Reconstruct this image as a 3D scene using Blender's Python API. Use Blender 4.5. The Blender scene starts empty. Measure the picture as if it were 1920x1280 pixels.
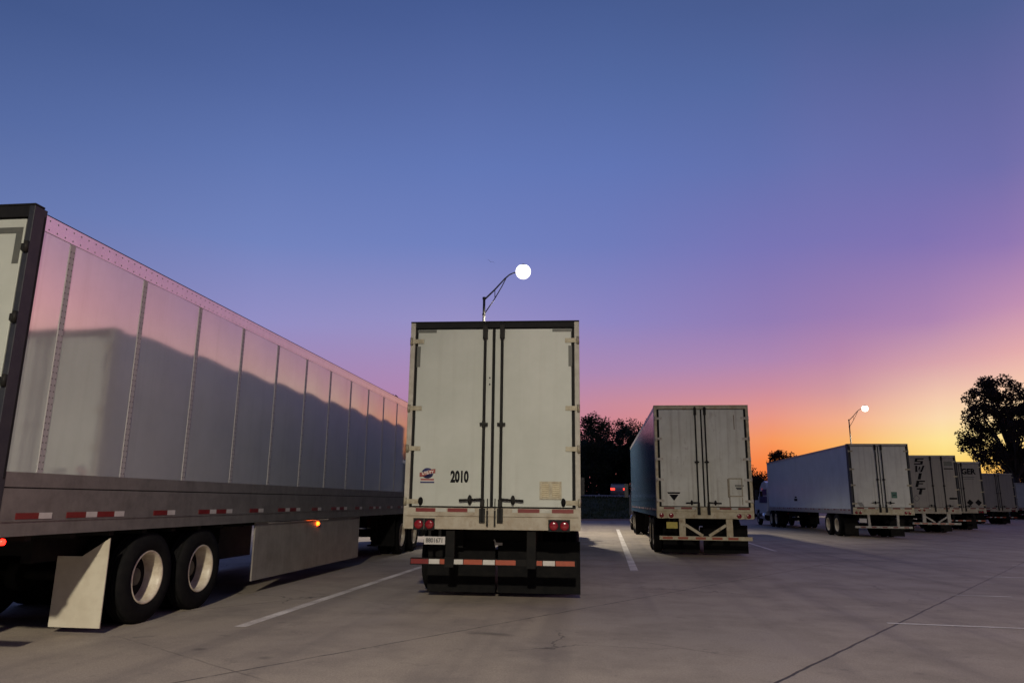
import bpy, math, random
from mathutils import Vector, Matrix
random.seed(7)
scn = bpy.context.scene
col = scn.collection
R = math.radians
W, H, L = 2.59, 4.11, 16.15
HW = W / 2

# ------------------------------------------------------------------ helpers
class MB:
    def __init__(s): s.v = []; s.f = []; s.m = []; s.sm = []
    def face(s, pts, mi=0, smooth=False):
        n = len(s.v); s.v += [tuple(p) for p in pts]
        s.f.append(list(range(n, n + len(pts)))); s.m.append(mi); s.sm.append(smooth)
    def box(s, x0, x1, y0, y1, z0, z1, mi=0):
        n = len(s.v)
        s.v += [(x0,y0,z0),(x1,y0,z0),(x1,y1,z0),(x0,y1,z0),(x0,y0,z1),(x1,y0,z1),(x1,y1,z1),(x0,y1,z1)]
        for q in ((3,2,1,0),(4,5,6,7),(0,1,5,4),(1,2,6,5),(2,3,7,6),(3,0,4,7)):
            s.f.append([n+i for i in q]); s.m.append(mi); s.sm.append(False)
        return s
    def tube(s, a, b, r0, r1=None, n=10, mi=0, caps=True):
        a, b = Vector(a), Vector(b); r1 = r0 if r1 is None else r1
        d = (b - a).normalized()
        u = d.orthogonal().normalized(); w = d.cross(u)
        k = len(s.v)
        for p, r in ((a, r0), (b, r1)):
            for i in range(n):
                t = 2*math.pi*i/n
                s.v.append(tuple(p + u*(r*math.cos(t)) + w*(r*math.sin(t))))
        for i in range(n):
            j = (i+1) % n
            s.f.append([k+i, k+j, k+n+j, k+n+i]); s.m.append(mi); s.sm.append(True)
        if caps:
            s.f.append([k+i for i in range(n)][::-1]); s.m.append(mi); s.sm.append(False)
            s.f.append([k+n+i for i in range(n)]); s.m.append(mi); s.sm.append(False)
        return s
    def path(s, pts, rad, n=8, mi=0):
        for i in range(len(pts)-1):
            s.tube(pts[i], pts[i+1], rad[i], rad[i+1], n, mi)
        return s
    def bar(s, a, b, w, t, mi=0):           # flat bar in the xz-plane, width w, thickness t in y
        a, b = Vector(a), Vector(b); d = (b-a).normalized(); p = Vector((-d.z, 0, d.x)) * (w/2)
        y = Vector((0, t/2, 0)); n = len(s.v)
        for q in (a, b):
            s.v += [tuple(q-p-y), tuple(q+p-y), tuple(q+p+y), tuple(q-p+y)]
        for q in ((0,1,2,3),(7,6,5,4),(0,4,5,1),(1,5,6,2),(2,6,7,3),(3,7,4,0)):
            s.f.append([n+i for i in q]); s.m.append(mi); s.sm.append(False)
        return s
    def lathe(s, prof, c, axis='x', n=32, mi=0, sc=(1,1,1)):
        k = len(s.v); c = Vector(c)
        for (h, r) in prof:
            for i in range(n):
                t = 2*math.pi*i/n
                p = (h, r*math.cos(t), r*math.sin(t))
                if axis == 'y': p = (p[1], p[0], p[2])
                if axis == 'z': p = (p[1], p[2], p[0])
                s.v.append((c.x+p[0]*sc[0], c.y+p[1]*sc[1], c.z+p[2]*sc[2]))
        for j in range(len(prof)-1):
            for i in range(n):
                q = (i+1) % n
                s.f.append([k+j*n+i, k+j*n+q, k+(j+1)*n+q, k+(j+1)*n+i]); s.m.append(mi); s.sm.append(True)
        return s
    def build(s, name, mats, parent=None, bevel=0, autosm=False):
        me = bpy.data.meshes.new(name)
        me.from_pydata(s.v, [], s.f); me.update()
        for m in (mats if isinstance(mats, (list, tuple)) else [mats]): me.materials.append(m)
        me.polygons.foreach_set('material_index', s.m)
        me.polygons.foreach_set('use_smooth', s.sm)
        o = bpy.data.objects.new(name, me); col.objects.link(o)
        if parent is not None: o.parent = parent
        if bevel:
            b = o.modifiers.new('Bevel', 'BEVEL'); b.width = bevel; b.segments = 2; b.limit_method = 'ANGLE'; b.angle_limit = R(40)
        return o

def tag(o, label=None, cat=None, group=None, kind=None):
    if label: o['label'] = label
    if cat: o['category'] = cat
    if group: o['group'] = group
    if kind: o['kind'] = kind
    return o
def empty(name, loc, rz=0):
    o = bpy.data.objects.new(name, None); col.objects.link(o); o.location = loc; o.rotation_euler = (0, 0, rz)
    o.empty_display_size = .3; return o

def lin(c):
    return tuple(((x/255)/12.92 if x/255 <= .04045 else ((x/255+.055)/1.055)**2.4) for x in c)

# ------------------------------------------------------------------ materials
class NT:
    def __init__(s, tree): s.t = tree; s.N = tree.nodes; s.l = tree.links
    def n(s, typ, **kw):
        o = s.N.new(typ)
        for k, v in kw.items(): setattr(o, k, v)
        return o
    def link(s, a, b): s.l.new(a, b)
    def val(s, sock, v):
        if isinstance(v, bpy.types.NodeSocket): s.l.new(v, sock)
        else: sock.default_value = v
    def math(s, op, a, b=None, c=None, clamp=False):
        o = s.n('ShaderNodeMath', operation=op); o.use_clamp = clamp
        s.val(o.inputs[0], a)
        if b is not None: s.val(o.inputs[1], b)
        if c is not None: s.val(o.inputs[2], c)
        return o.outputs[0]
    def mix(s, f, a, b, blend='MIX'):
        o = s.n('ShaderNodeMix', data_type='RGBA', blend_type=blend)
        s.val(o.inputs[0], f)
        for sock, v in ((o.inputs[6], a), (o.inputs[7], b)):
            if isinstance(v, bpy.types.NodeSocket): s.l.new(v, sock)
            else: sock.default_value = (*v[:3], 1)
        return o.outputs[2]
    def noise(s, vec, scale, detail=4, rough=.55):
        o = s.n('ShaderNodeTexNoise'); o.inputs['Scale'].default_value = scale
        o.inputs['Detail'].default_value = detail; o.inputs['Roughness'].default_value = rough
        if vec is not None: s.l.new(vec, o.inputs['Vector'])
        return o.outputs[0]
    def mapping(s, vec, scale=(1,1,1), loc=(0,0,0), rot=(0,0,0)):
        o = s.n('ShaderNodeMapping'); s.l.new(vec, o.inputs[0])
        o.inputs['Scale'].default_value = scale; o.inputs['Location'].default_value = loc; o.inputs['Rotation'].default_value = rot
        return o.outputs[0]
    def rng(s, v, a, b, c=0, d=1, smooth=False):
        o = s.n('ShaderNodeMapRange'); o.clamp = True
        if smooth: o.interpolation_type = 'SMOOTHSTEP'
        s.l.new(v, o.inputs[0])
        for i, x in enumerate((a, b, c, d)): o.inputs[i+1].default_value = x
        return o.outputs[0]

def mat(name, base, rough=.5, metal=0., ior=1.5, grime=None, gamt=.5, gscale=1.5, streak=0., streak_col=(.12,.08,.05), rust=0., bump=0., bscale=60., emit=None, estr=0., spec=.5, coat=0., grain=0.):
    m = bpy.data.materials.new(name); m.use_nodes = True
    k = NT(m.node_tree); b = k.N['Principled BSDF']
    c = (*base, 1)
    b.inputs['Roughness'].default_value = rough; b.inputs['Metallic'].default_value = metal
    b.inputs['IOR'].default_value = ior; b.inputs['Specular IOR Level'].default_value = spec
    b.inputs['Coat Weight'].default_value = coat
    b.inputs['Base Color'].default_value = c
    tc = k.n('ShaderNodeTexCoord').outputs['Object']
    cur = base
    if grime:
        f = k.rng(k.noise(tc, gscale, 6, .65), .38, .72, 0, gamt)
        cur = k.mix(f, cur, grime)
    if streak:
        st = k.noise(k.mapping(tc, (9, 9, .35)), 1.0, 5, .6)
        f2 = k.rng(st, .52, .78, 0, streak)
        cur = k.mix(f2, cur, streak_col)
    if rust:
        rn = k.noise(k.mapping(tc, (1, 1, .6)), 5.5, 8, .72)
        cur = k.mix(k.rng(rn, .56, .66, 0, rust), cur, (.13, .055, .02))
    if grain:
        g = k.noise(tc, 260, 2, .7)
        cur = k.mix(k.rng(g, .3, .7, 0, grain), cur, tuple(x*.35 for x in base))
    if cur is not base: k.link(cur, b.inputs['Base Color'])
    if bump:
        bn = k.n('ShaderNodeBump'); bn.inputs['Strength'].default_value = bump; bn.inputs['Distance'].default_value = .01
        k.link(k.noise(tc, bscale, 4, .6), bn.inputs['Height']); k.link(bn.outputs[0], b.inputs['Normal'])
    if emit:
        b.inputs['Emission Color'].default_value = (*emit, 1); b.inputs['Emission Strength'].default_value = estr
    return m

M = {}
M['door_white'] = mat('door_white', (.455,.475,.425), .42, grime=(.35,.37,.32), gamt=.7, gscale=1.1, streak=.16, streak_col=(.25,.215,.16), bump=.12, bscale=2.2)
M['door_rusty'] = mat('door_rusty', (.64,.65,.56), .5, grime=(.42,.41,.32), gamt=.6, gscale=1.4, streak=.5, streak_col=(.16,.11,.06), rust=.25, bump=.05, bscale=3)
M['door_grey'] = mat('door_grey', (.60,.60,.53), .5, grime=(.42,.41,.36), gamt=.6, gscale=1.6, streak=.4, streak_col=(.15,.12,.1), bump=.05, bscale=3)
M['door_worn'] = mat('door_worn', (.25,.23,.195), .55, grime=(.2,.18,.17), gamt=.7, gscale=1.8, streak=.55, streak_col=(.1,.08,.07), bump=.05, bscale=3)
M['panel_gloss'] = mat('panel_gloss', (.695,.72,.705), .075, metal=.62, ior=1.5, grime=(.59,.61,.595), gamt=.5, gscale=2.2, streak=.12, streak_col=(.22,.2,.18))
M['panel_grey'] = mat('panel_grey', (.50,.52,.52), .28, ior=1.45, grime=(.36,.36,.36), gamt=.6, gscale=1.2, streak=.15, streak_col=(.25,.23,.21))
M['panel_pale'] = mat('panel_pale', (.60,.65,.68), .26, ior=1.45, grime=(.48,.52,.54), gamt=.6, gscale=1.2, streak=.15, streak_col=(.3,.3,.3))
M['panel_blue'] = mat('panel_blue', (.085,.15,.25), .16, ior=1.6, grime=(.07,.10,.13), gamt=.5, gscale=1.3)
M['band_metal'] = mat('band_metal', (.19,.18,.163), .5, metal=.15, grime=(.09,.085,.078), gamt=.7, gscale=5, streak=.4, streak_col=(.1,.085,.07), grain=.3)
M['rail_polished'] = mat('rail_polished', (.72,.70,.69), .2, metal=.9, grime=(.5,.48,.46), gamt=.3, gscale=3)
M['rail_dull'] = mat('rail_dull', (.42,.41,.40), .4, metal=.6, grime=(.28,.26,.25), gamt=.5, gscale=3)
M['seam'] = mat('seam', (.34,.33,.32), .5)
M['rivet'] = mat('rivet', (.13,.125,.12), .5)
M['black_trim'] = mat('black_trim', (.010,.010,.011), .6, spec=.12, grime=(.024,.023,.02), gamt=.5, gscale=8)
M['post_dark'] = mat('post_dark', (.022,.024,.032), .5, spec=.3, grime=(.05,.048,.05), gamt=.5, gscale=6)
M['frame_pale'] = mat('frame_pale', (.42,.40,.34), .5, grime=(.22,.19,.14), gamt=.7, gscale=4, rust=.3)
M['frame_white'] = mat('frame_white', (.52,.47,.32), .5, grime=(.28,.20,.09), gamt=.85, gscale=4, rust=.6)
M['sill'] = mat('sill', (.40,.36,.28), .55, grime=(.24,.18,.11), gamt=.8, gscale=5, rust=.35, grain=.2)
M['steel_rod'] = mat('steel_rod', (.012,.012,.0115), .55, spec=.15, grime=(.032,.028,.022), gamt=.6, gscale=14)
M['hinge'] = mat('hinge', (.36,.33,.24), .5, metal=.2, grime=(.17,.13,.08), gamt=.8, gscale=18)
M['hinge_white'] = mat('hinge_white', (.58,.56,.48), .5, grime=(.2,.13,.07), gamt=.9, gscale=12, rust=.5)
M['rubber'] = mat('rubber', (.008,.008,.0085), .85, spec=.06, grime=(.016,.015,.014), gamt=.6, gscale=9, bump=.3, bscale=90)
M['rim'] = mat('rim', (.62,.56,.44), .42, grime=(.30,.22,.13), gamt=.75, gscale=7, rust=.25)
M['hub'] = mat('hub', (.07,.062,.05), .6, grime=(.03,.025,.02), gamt=.8, gscale=9, rust=.4)  # grimy disc and hub, with the deep dish's shade put into the dark colour
M['chassis'] = mat('chassis', (.011,.011,.011), .8, spec=.08, grime=(.024,.021,.018), gamt=.6, gscale=6)
M['flap_pale'] = mat('flap_pale', (.52,.48,.38), .6, grime=(.36,.31,.23), gamt=.6, gscale=5)
M['skirt'] = mat('skirt', (.30,.275,.245), .45, grime=(.16,.14,.12), gamt=.7, gscale=3, streak=.3, streak_col=(.12,.1,.08), grain=.25)
M['bright_edge'] = mat('bright_edge', (.8,.8,.78), .2, metal=1)
M['tape_red'] = mat('tape_red', (.17,.012,.012), .35, grime=(.08,.01,.01), gamt=.5, gscale=14)
M['tape_white'] = mat('tape_white', (.52,.50,.46), .35, grime=(.4,.37,.33), gamt=.5, gscale=14)
M['tape_grey'] = mat('tape_grey', (.42,.42,.37), .4, grime=(.28,.27,.22), gamt=.7, gscale=14)
M['tape_orange'] = mat('tape_orange', (.34,.06,.025), .4, grime=(.2,.05,.02), gamt=.6, gscale=14)
M['lens_red'] = mat('lens_red', (.20,.006,.012), .18, spec=.6)
M['lit_red'] = mat('lit_red', (.5,.02,.01), .3, emit=(1,.012,.006), estr=9)
M['lit_car'] = mat('lit_car', (.5,.02,.01), .3, emit=(1,.05,.03), estr=2.5)
M['lit_red_dim'] = mat('lit_red_dim', (.5,.02,.01), .3, emit=(1,.03,.02), estr=1.5)
M['lit_amber'] = mat('lit_amber', (.6,.2,.03), .3, emit=(1,.10,.006), estr=9)
M['lamp_lens'] = mat('lamp_lens', (.9,.9,.85), .3, emit=(1,.95,.86), estr=2.6)
M['lamp_off'] = mat('lamp_off', (.3,.3,.28), .3)
M['lamp_metal'] = mat('lamp_metal', (.07,.07,.07), .5, metal=.2, grime=(.05,.05,.05), gamt=.5, gscale=3)
M['plate_white'] = mat('plate_white', (.46,.44,.42), .45, grime=(.45,.42,.38), gamt=.6, gscale=20)
M['plate_yellow'] = mat('plate_yellow', (.5,.42,.06), .5, grime=(.25,.2,.05), gamt=.7, gscale=20)
M['ink'] = mat('ink', (.009,.009,.010), .7, spec=.1)
M['ink_grey'] = mat('ink_grey', (.07,.07,.07), .5)
M['corner_mark'] = mat('corner_mark', (.075,.08,.07), .5, grime=(.13,.125,.1), gamt=.7, gscale=10)
M['navy'] = mat('navy', (.03,.03,.10), .45)
M['logo_red'] = mat('logo_red', (.22,.035,.03), .45)
M['logo_white'] = mat('logo_white', (.7,.66,.58), .45)
M['sticker_green'] = mat('sticker_green', (.04,.14,.10), .5, grime=(.02,.07,.05), gamt=.6, gscale=12)
M['vent_metal'] = mat('vent_metal', (.35,.31,.22), .35, metal=.7, grime=(.16,.12,.07), gamt=.7, gscale=14)
M['cab_white'] = mat('cab_white', (.62,.62,.62), .3, coat=.4)
M['cab_blue'] = mat('cab_blue', (.015,.025,.12), .3, coat=.4)
M['cab_dark'] = mat('cab_dark', (.03,.03,.035), .35)
M['glass'] = mat('glass', (.012,.014,.018), .06, spec=.8)
M['chrome'] = mat('chrome', (.7,.7,.7), .15, metal=1)
M['car_body'] = mat('car_body', (.42,.38,.30), .3, coat=.5)
M['bark'] = mat('bark', (.05,.04,.032), .85, bump=.5, bscale=20)
M['paint_line'] = None
M['feather'] = mat('feather', (.03,.03,.03), .7)
M['galv'] = mat('galv', (.72,.74,.77), .5, grime=(.6,.6,.62), gamt=.5, gscale=2)
M['kerb'] = mat('kerb', (.34,.32,.29), .75, grime=(.2,.19,.17), gamt=.6, gscale=3)
M['asphalt'] = mat('asphalt', (.05,.05,.052), .8, grain=.4)

def leaf_mat(name, a, b):
    m = bpy.data.materials.new(name); m.use_nodes = True; k = NT(m.node_tree); p = k.N['Principled BSDF']
    tc = k.n('ShaderNodeTexCoord').outputs['Object']
    k.link(k.mix(k.rng(k.noise(tc, 1.2, 5, .7), .35, .7), a, b), p.inputs['Base Color'])
    p.inputs['Roughness'].default_value = .65; p.inputs['Specular IOR Level'].default_value = .25
    tr = k.n('ShaderNodeBsdfTranslucent'); k.link(p.inputs['Base Color'].links[0].from_socket, tr.inputs[0])
    mx = k.n('ShaderNodeMixShader'); mx.inputs[0].default_value = .35; k.link(p.outputs[0], mx.inputs[1]); k.link(tr.outputs[0], mx.inputs[2])
    k.link(mx.outputs[0], k.N['Material Output'].inputs['Surface'])
    return m
M['leaf'] = leaf_mat('leaf', (.035,.05,.026), (.075,.10,.045))
M['leaf_b'] = leaf_mat('leaf_b', (.03,.042,.032), (.06,.08,.05))
M['leaf_c'] = leaf_mat('leaf_c', (.035,.024,.020), (.075,.05,.034))
M['grass'] = leaf_mat('grass', (.035,.055,.02), (.085,.115,.036))

def make_concrete():
    m = bpy.data.materials.new('concrete'); m.use_nodes = True; k = NT(m.node_tree); b = k.N['Principled BSDF']
    pos = k.n('ShaderNodeNewGeometry').outputs['Position']
    big = k.noise(pos, .16, 5, .55); mid = k.noise(pos, .9, 6, .65); fine = k.noise(pos, 45, 3, .75); grit = k.noise(pos, 130, 2, .8)
    c = k.mix(k.rng(big, .35, .65), (.475,.40,.30), (.355,.303,.238))
    c = k.mix(k.rng(mid, .45, .72, 0, .6), c, (.16,.138,.122))
    drip = k.noise(pos, 2.6, 6, .72); c = k.mix(k.rng(drip, .60, .70, 0, .55), c, (.09,.078,.07)); c = k.mix(k.rng(k.noise(pos, 1.7, 6, .7), .60, .72, 0, .4), c, (.42,.37,.32))
    trk = k.noise(k.mapping(pos, (1.6,.06,1)), 1.0, 3, .5); c = k.mix(k.rng(trk, .52, .70, 0, .45), c, (.13,.112,.10))
    spots = k.n('ShaderNodeTexVoronoi'); k.link(pos, spots.inputs['Vector']); spots.inputs['Scale'].default_value = 1.1
    c = k.mix(k.math('MULTIPLY', k.rng(spots.outputs['Distance'], .03, .10, .7, 0), k.rng(k.noise(pos, .5, 2), .45, .6)), c, (.05,.042,.038))
    c = k.mix(k.rng(fine, .35, .7, 0, .5), c, (.13,.108,.095))
    c = k.mix(k.rng(grit, .50, .70, 0, .7), c, (.085,.07,.064))
    c = k.mix(k.rng(grit, .46, .30, 0, .35), c, (.36,.31,.27))
    # slab joints: two families, 3.57 m apart, running askew to the bays
    sx = k.n('ShaderNodeSeparateXYZ'); k.link(pos, sx.inputs[0])
    def dotp(a, bb):
        return k.math('ADD', k.math('MULTIPLY', sx.outputs[0], a), k.math('MULTIPLY', sx.outputs[1], bb))
    wob = k.math('MULTIPLY', k.math('SUBTRACT', k.noise(pos, 2.5, 3), .5), .05)
    p = k.math('ADD', dotp(.835, -.55), wob); q = k.math('ADD', dotp(.55, .835), wob)
    def joint(v, off, halfw):
        t = k.math('ADD', k.math('DIVIDE', k.math('SUBTRACT', v, off), 3.57), .5)
        fr = k.math('ABSOLUTE', k.math('SUBTRACT', k.math('FRACT', t), .5))
        return k.rng(k.math('MULTIPLY', fr, 3.57), halfw*.55, halfw, 1, 0)
    jn = k.noise(pos, .35, 3, .6); jf = k.noise(pos, 6, 3, .6)
    j1 = k.math('MULTIPLY', joint(p, -2.45, .018), k.rng(k.math('ADD', jn, k.math('MULTIPLY', jf, .25)), .55, .72, .06, .5))
    j2 = k.math('MULTIPLY', joint(q, 21.38, .016), k.rng(k.math('ADD', jn, k.math('MULTIPLY', jf, .3)), .64, .78, .03, .45))
    # the one well-kept tarred joint
    strong = k.math('MULTIPLY', k.rng(k.math('ABSOLUTE', k.math('ADD', p, 2.45)), .010, .020, 1, 0), k.rng(sx.outputs[1], 17, 6, .45, .95))
    strong2 = k.math('MULTIPLY', k.rng(k.math('ABSOLUTE', k.math('ADD', p, 6.02)), .007, .014, 1, 0), k.rng(jf, .38, .55, .35, .85))
    d3 = k.math('MULTIPLY', k.rng(k.math('ABSOLUTE', k.math('SUBTRACT', q, 21.38)), .02, .16, 1, 0), k.rng(sx.outputs[0], 6.2, 6.7, 0, 1))
    d3 = k.math('MULTIPLY', k.math('MULTIPLY', d3, k.rng(sx.outputs[0], 9.4, 7.0, 0, .8)), k.rng(jf, .3, .55, .4, 1))
    j = k.math('MAXIMUM', k.math('MAXIMUM', k.math('MAXIMUM', j1, j2), k.math('MAXIMUM', strong, strong2)), d3)
    c = k.mix(j, c, (.022,.018,.016))
    # hairline cracks wandering across some slabs
    wv = k.n('ShaderNodeVectorMath', operation='ADD'); k.link(pos, wv.inputs[0])
    nz_ = k.n('ShaderNodeTexNoise'); nz_.inputs['Scale'].default_value = 1.4; nz_.inputs['Detail'].default_value = 5; k.link(pos, nz_.inputs['Vector']); k.link(nz_.outputs['Color'], wv.inputs[1])
    vo = k.n('ShaderNodeTexVoronoi'); vo.feature = 'DISTANCE_TO_EDGE'; vo.inputs['Scale'].default_value = .21; k.link(wv.outputs[0], vo.inputs['Vector'])
    crk = k.math('MULTIPLY', k.rng(vo.outputs['Distance'], .0012, .0032, .8, 0), k.rng(k.noise(pos, .22, 3, .6), .50, .60))
    c = k.mix(crk, c, (.05,.042,.036))
    # oil and tyre stains
    def blot(x, y, rx, ry, rot, amt, soft=.5):
        mp = k.n('ShaderNodeMapping'); mp.vector_type = 'TEXTURE'; k.link(pos, mp.inputs[0])
        mp.inputs['Location'].default_value = (x, y, 0); mp.inputs['Rotation'].default_value = (0, 0, rot); mp.inputs['Scale'].default_value = (rx, ry, 1)
        ln = k.n('ShaderNodeVectorMath', operation='LENGTH'); k.link(mp.outputs[0], ln.inputs[0])
        dd = k.math('ADD', ln.outputs['Value'], k.math('MULTIPLY', k.math('SUBTRACT', k.noise(pos, 5, 5, .7), .5), 1.1))
        return k.rng(dd, soft, 1.0, amt, 0)
    s = blot(-1.2, 8.42, .36, .12, -.25, .62, .1)
    for a in ((-1.4, 15.2, 1.2, .5, .1, .3, .1), (6.5, 23.5, 1.6, .8, .2, .35, .1), (2.3, 15.5, 1.0, 1.8, .1, .25, .1), (0, 22, .8, 3, .1, .3, .1), (9.5, 26, 2.2, 1.0, .4, .3, .1), (-2.4, 8.9, .7, .5, .5, .18, .1), (3.0, 20.4, 1.3, .9, 0, .4, .1), (-1.2, 13.8, 1.1, 1.6, 0, .5, .1)):
        s = k.math('MAXIMUM', s, blot(*a))
    c = k.mix(s, c, (.045,.037,.033))
    k.link(c, b.inputs['Base Color'])
    k.link(k.rng(mid, .3, .7, .62, .85), b.inputs['Roughness'])
    bn = k.n('ShaderNodeBump'); bn.inputs['Strength'].default_value = .35; bn.inputs['Distance'].default_value = .006
    k.link(k.math('ADD', fine, k.math('MULTIPLY', j, -2.0)), bn.inputs['Height']); k.link(bn.outputs[0], b.inputs['Normal'])
    return m
M['concrete'] = make_concrete()

def make_line():
    m = bpy.data.materials.new('worn_paint'); m.use_nodes = True; k = NT(m.node_tree); b = k.N['Principled BSDF']
    pos = k.n('ShaderNodeNewGeometry').outputs['Position']
    wear = k.math('ADD', k.noise(pos, 1.3, 5, .6), k.math('MULTIPLY', k.noise(pos, 40, 3, .7), .55))
    c = k.mix(k.rng(wear, .66, .92, 0, .85), (.80,.75,.68), (.36,.31,.27))
    k.link(c, b.inputs['Base Color']); b.inputs['Roughness'].default_value = .7
    return m
M['paint_line'] = make_line()

# ------------------------------------------------------------------ small builders
def wheel(parent, x_out, y, side, r=.515, dual=True, name='wheel', deep=True):
    """side = +1: outer face looks to +x; x_out is the x of the outer tyre face"""
    s = side
    rim = MB()
    lipx = x_out - s*.015; dish = .25 if deep else .03
    prof = [(lipx-s*.01,.305),(lipx,.30),(lipx-s*.004,.285),(lipx-s*.03,.272),(lipx-s*.06,.262),(lipx-s*(dish-.02),.252),(lipx-s*dish,.235),
            (lipx-s*dish,.21)]
    rim.lathe(prof, (0, y, r), 'x', 40)
    o = rim.build(name, M['rim'], parent)
    hb = MB(); d_ = dish
    hb.lathe([(lipx-s*d_,.211),(lipx-s*d_,.15),(lipx-s*(d_-.01),.11),(lipx-s*(d_-.09),.10),(lipx-s*(d_-.10),.085),(lipx-s*(d_-.10),.0)], (0, y, r), 'x', 32)
    for i in range(10):
        t = 2*math.pi*i/10
        c = (lipx-s*d_, y+.17*math.cos(t), r+.17*math.sin(t))
        hb.tube(c, (c[0]+s*.035, c[1], c[2]), .016, .014, 6)
    hb.build('hub', M['hub'], o)
    ty = MB()
    def tyre(x1):
        x0 = x1 - s*.26; 
        pr = [(x1-s*.03,.295),(x1-s*.005,.34),(x1,.40),(x1-s*.012,.46),(x1-s*.03,.495),(x1-s*.045,r)]
        for g in (.09,.13,.17):
            pr += [(x1-s*(g-.008),r),(x1-s*(g-.004),r-.014),(x1-s*(g+.004),r-.014),(x1-s*(g+.008),r)]
        pr += [(x0+s*.045,r),(x0+s*.03,.495),(x0+s*.012,.46),(x0,.40),(x0+s*.005,.34),(x0+s*.03,.295),(x0+s*.03,.05)]
        ty.lathe(pr, (0, y, r), 'x', 40)
    tyre(x_out)
    if dual: tyre(x_out - s*.33)
    t = ty.build('tyre', M['rubber'], o)
    return o

def text_mesh(txt, name, size, material, parent, loc, sx=1., bold=.0, shear=0., rot=(math.pi/2,0,0), align='CENTER'):
    cu = bpy.data.curves.new(name, 'FONT'); cu.body = txt; cu.size = size; cu.offset = bold; cu.shear = shear; cu.extrude = .001
    cu.align_x = align; cu.align_y = 'CENTER'; cu.resolution_u = 3
    t = bpy.data.objects.new('tmp_text', cu); col.objects.link(t)
    dg = bpy.context.evaluated_depsgraph_get(); dg.update()
    me = bpy.data.meshes.new_from_object(t.evaluated_get(dg)); me.name = name
    bpy.data.objects.remove(t)
    me.materials.clear(); me.materials.append(material)
    o = bpy.data.objects.new(name, me); col.objects.link(o); o.parent = parent
    o.location = loc; o.rotation_euler = rot; o.scale = (sx, 1, 1)
    return o

def side_wall(parent, side, z0, z1, y0, y1, material, seam0, pitch, bulge, name='side_wall'):
    m = MB(); ys = [y0]; x = seam0
    seams = []
    while x < y1 - .2: seams.append(x); x += pitch
    edges = [y0] + seams + [y1]
    ys, off = [], []
    for a, b in zip(edges[:-1], edges[1:]):
        n = 10
        jit = random.uniform(.8, 1.2)
        for i in range(n):
            t = i/n; ys.append(a+(b-a)*t); off.append(bulge*jit*(math.sin(math.pi*t)**1.3)*min(1, (b-a)/pitch)**2)
    ys.append(y1); off.append(0)
    nz = 6; k = 0; xs = HW - .012
    for iy, (y, o) in enumerate(zip(ys, off)):
        for iz in range(nz+1):
            tz = iz/nz
            m.v.append((side*(xs + o*(.75+.25*math.sin(math.pi*tz))), y, z0+(z1-z0)*tz))
    for iy in range(len(ys)-1):
        for iz in range(nz):
            a = iy*(nz+1)+iz; q = [a, a+nz+1, a+nz+2, a+1]
            if side < 0: q = q[::-1]
            m.f.append(q); m.m.append(0); m.sm.append(True)
    xi = side*(HW-.05)
    q = [(xi,y0,z0),(xi,y0,z1),(xi,y1,z1),(xi,y1,z0)]
    m.face(q if side > 0 else q[::-1])
    return m.build(name, material, parent), seams

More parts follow.
